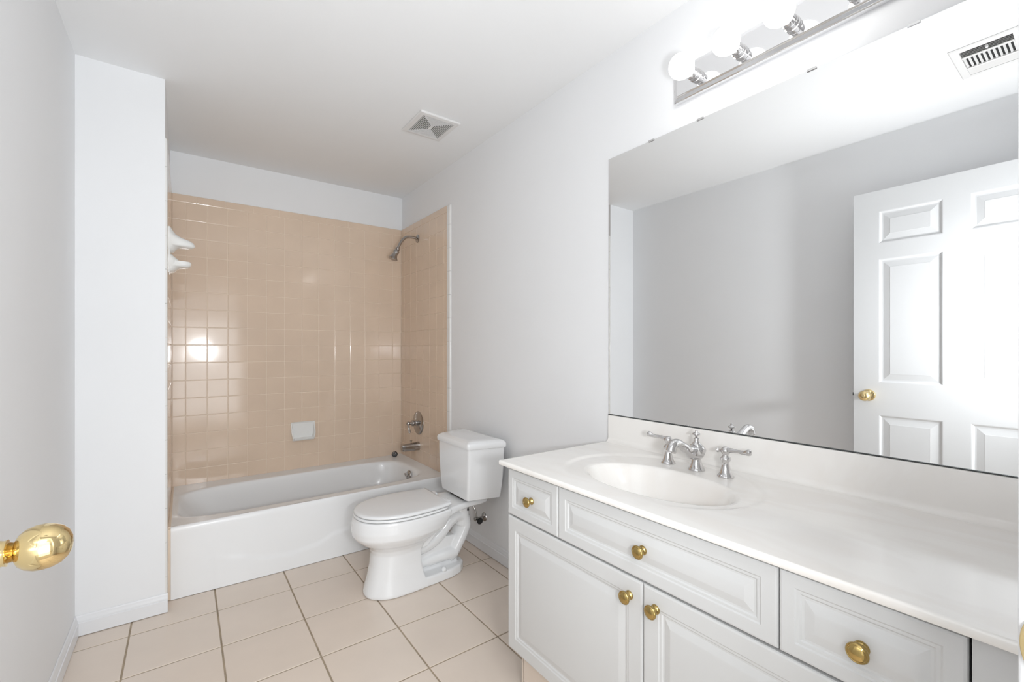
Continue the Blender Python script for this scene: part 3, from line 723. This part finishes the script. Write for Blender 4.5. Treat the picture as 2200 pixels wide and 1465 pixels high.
# solid under-bowl
loft(bm, [[(0.93, YC+s*0.085, 0.19), (1.0, YC+s*0.085, 0.20), (1.07, YC+s*0.085, 0.27), (1.13, YC+s*0.085, 0.345), (0.93, YC+s*0.085, 0.35)] for s in (-1, 1)])
bowl = obj('bowl', bm, M['porc'], to, smooth='all')
md = bowl.modifiers.new('remesh', 'REMESH'); md.mode = 'VOXEL'; md.voxel_size = 0.0036; md.use_smooth_shade = True
md = bowl.modifiers.new('smooth', 'SMOOTH'); md.factor = 0.5; md.iterations = 7
for s in (-1, 1):
    bm = bmesh.new(); lathe(bm, [(0.0145, 0), (0.0145, 0.006), (0.012, 0.014), (0.006, 0.019), (0.0003, 0.020)], (1.095, YC+s*0.083, 0.0465), (0,0,1), 24)
    obj('bolt_cap', bm, M['seat'], bowl, smooth='all')
def slab(name, P, zs, m='seat'):
    bm = bmesh.new(); rings = [ring_at(P, z, off) for z, off in zs]
    loft(bm, rings); return obj(name, bm, M[m], to, smooth=True, angle=55)
SP = outline(0.662, 0.90, 1.085, 0.178, 0.150, 2.25)
slab('seat', SP, [(0.3915, -0.012), (0.3915, -0.002), (0.393, 0.001), (0.3995, 0.001), (0.4020, -0.002), (0.4022, -0.010)])
LP = outline(0.664, 0.90, 1.105, 0.177, 0.148, 2.25)
bm = bmesh.new(); rings = [ring_at(LP, z, off) for z, off in [(0.4062, -0.006), (0.4062, -0.001), (0.4075, 0.0005), (0.413, 0.0), (0.4172, -0.003), (0.4195, -0.009), (0.4205, -0.018)]]
rings += [[(0.9+(x-0.9)*q, YC+(y-YC)*q, 0.4205+0.0025*(1-q)) for x, y, _ in rings[-1]] for q in (0.8, 0.5, 0.2)]
loft(bm, rings); lid = obj('lid', bm, M['seat'], to, smooth=True, angle=55)
for s in (-1, 1):
    bm = bmesh.new(); box(bm, 1.095, 1.128, YC+s*0.075-0.022, YC+s*0.075+0.022, 0.3855, 0.412); obj('hinge', bm, M['seat'], to, smooth=True, bevel=0.005, segs=3)
    bm = bmesh.new(); lathe(bm, [(0.0035, 0), (0.0035, 0.014), (0.005, 0.016), (0.005, 0.024)], (1.238, YC+s*0.088, 0.355), (0,0,-1), 12); obj('tank_bolt', bm, M['black'], to)
def tankring(z, f, off, xf=1.192, xb=1.388, hf=0.170, hb=0.222, r=0.014):
    """rounded trapezoid plan"""
    cx = 1.29; cor = [(xf, -hf), (xb, -hb), (xb, hb), (xf, hf)]
    cor = [(cx+(x-cx)*(1-(1-f)*0.55), y*f) for x, y in cor]
    out = []
    for i in range(4):
        p, a, b = Vector(cor[i]), Vector(cor[i-1]), Vector(cor[(i+1) % 4])
        ua, ub = (a-p).normalized(), (b-p).normalized()
        nrm = -(ua+ub).normalized(); p2 = p+nrm*off*1.3
        for k in range(6):
            t = k/5; q0, q1 = p2+ua*r, p2+ub*r
            q = q0*(1-t)**2+p2*2*t*(1-t)+q1*t*t; out.append((q.x, YC+q.y, z))
    return out
bm = bmesh.new()
loft(bm, [tankring(z, f, o_) for z, f, o_ in [(0.3995, 0.80, -0.010), (0.400, 0.84, -0.004), (0.405, 0.865, 0), (0.43, 0.895, 0), (0.47, 0.93, 0), (0.52, 0.96, 0), (0.58, 0.985, 0), (0.64, 1.0, 0), (0.677, 1.0, 0)]])
obj('tank', bm, M['porc'], to, smooth=True, angle=35)
bm = bmesh.new()
loft(bm, [tankring(z, 1.0, o_) for z, o_ in [(0.6775, 0.003), (0.679, 0.007), (0.684, 0.009), (0.700, 0.0095), (0.708, 0.006), (0.714, -0.003), (0.718, -0.012), (0.7195, -0.020)]]+[tankring(0.7205, 0.8, -0.02)])
obj('tank_lid', bm, M['porc'], to, smooth=True, angle=30)
bm = bmesh.new(); box(bm, 1.215, 1.335, YC-0.075, YC+0.075, 0.386, 0.3998); obj('gasket', bm, M['black'], to)

# water stop valve on the wall
wv = thing('stop_valve', 'small dark water shut-off valve on the wall behind the toilet', 'valve', (R_, 2.24, 0.20))
vc = Vector((R_, 2.245, 0.205))
bm = bmesh.new(); lathe(bm, [(0.026, 0.0005), (0.024, 0.004), (0.012, 0.008), (0.008, 0.010), (0.008, 0.045), (0.012, 0.047), (0.012, 0.066), (0.006, 0.068)], vc, (-1,0,0), 24)
vb = obj('valve_body', bm, M['nickel'], wv, smooth=True)
bm = bmesh.new(); lathe(bm, [(0.004, 0), (0.004, 0.022), (0.017, 0.024), (0.019, 0.030), (0.017, 0.034), (0.003, 0.035)], vc+Vector((-0.056, -0.010, 0)), (0,-1,0), 24, ); obj('valve_handle', bm, M['black'], vb, smooth=True)
bm = bmesh.new(); tube(bm, [vc+Vector((-0.056, 0, 0.01)), vc+Vector((-0.058, 0.01, 0.05)), vc+Vector((-0.075, 0.05, 0.12)), vc+Vector((-0.085, 0.09, 0.196))], 0.0045, n=12); obj('supply_line', bm, M['nickel'], wv, smooth='all')
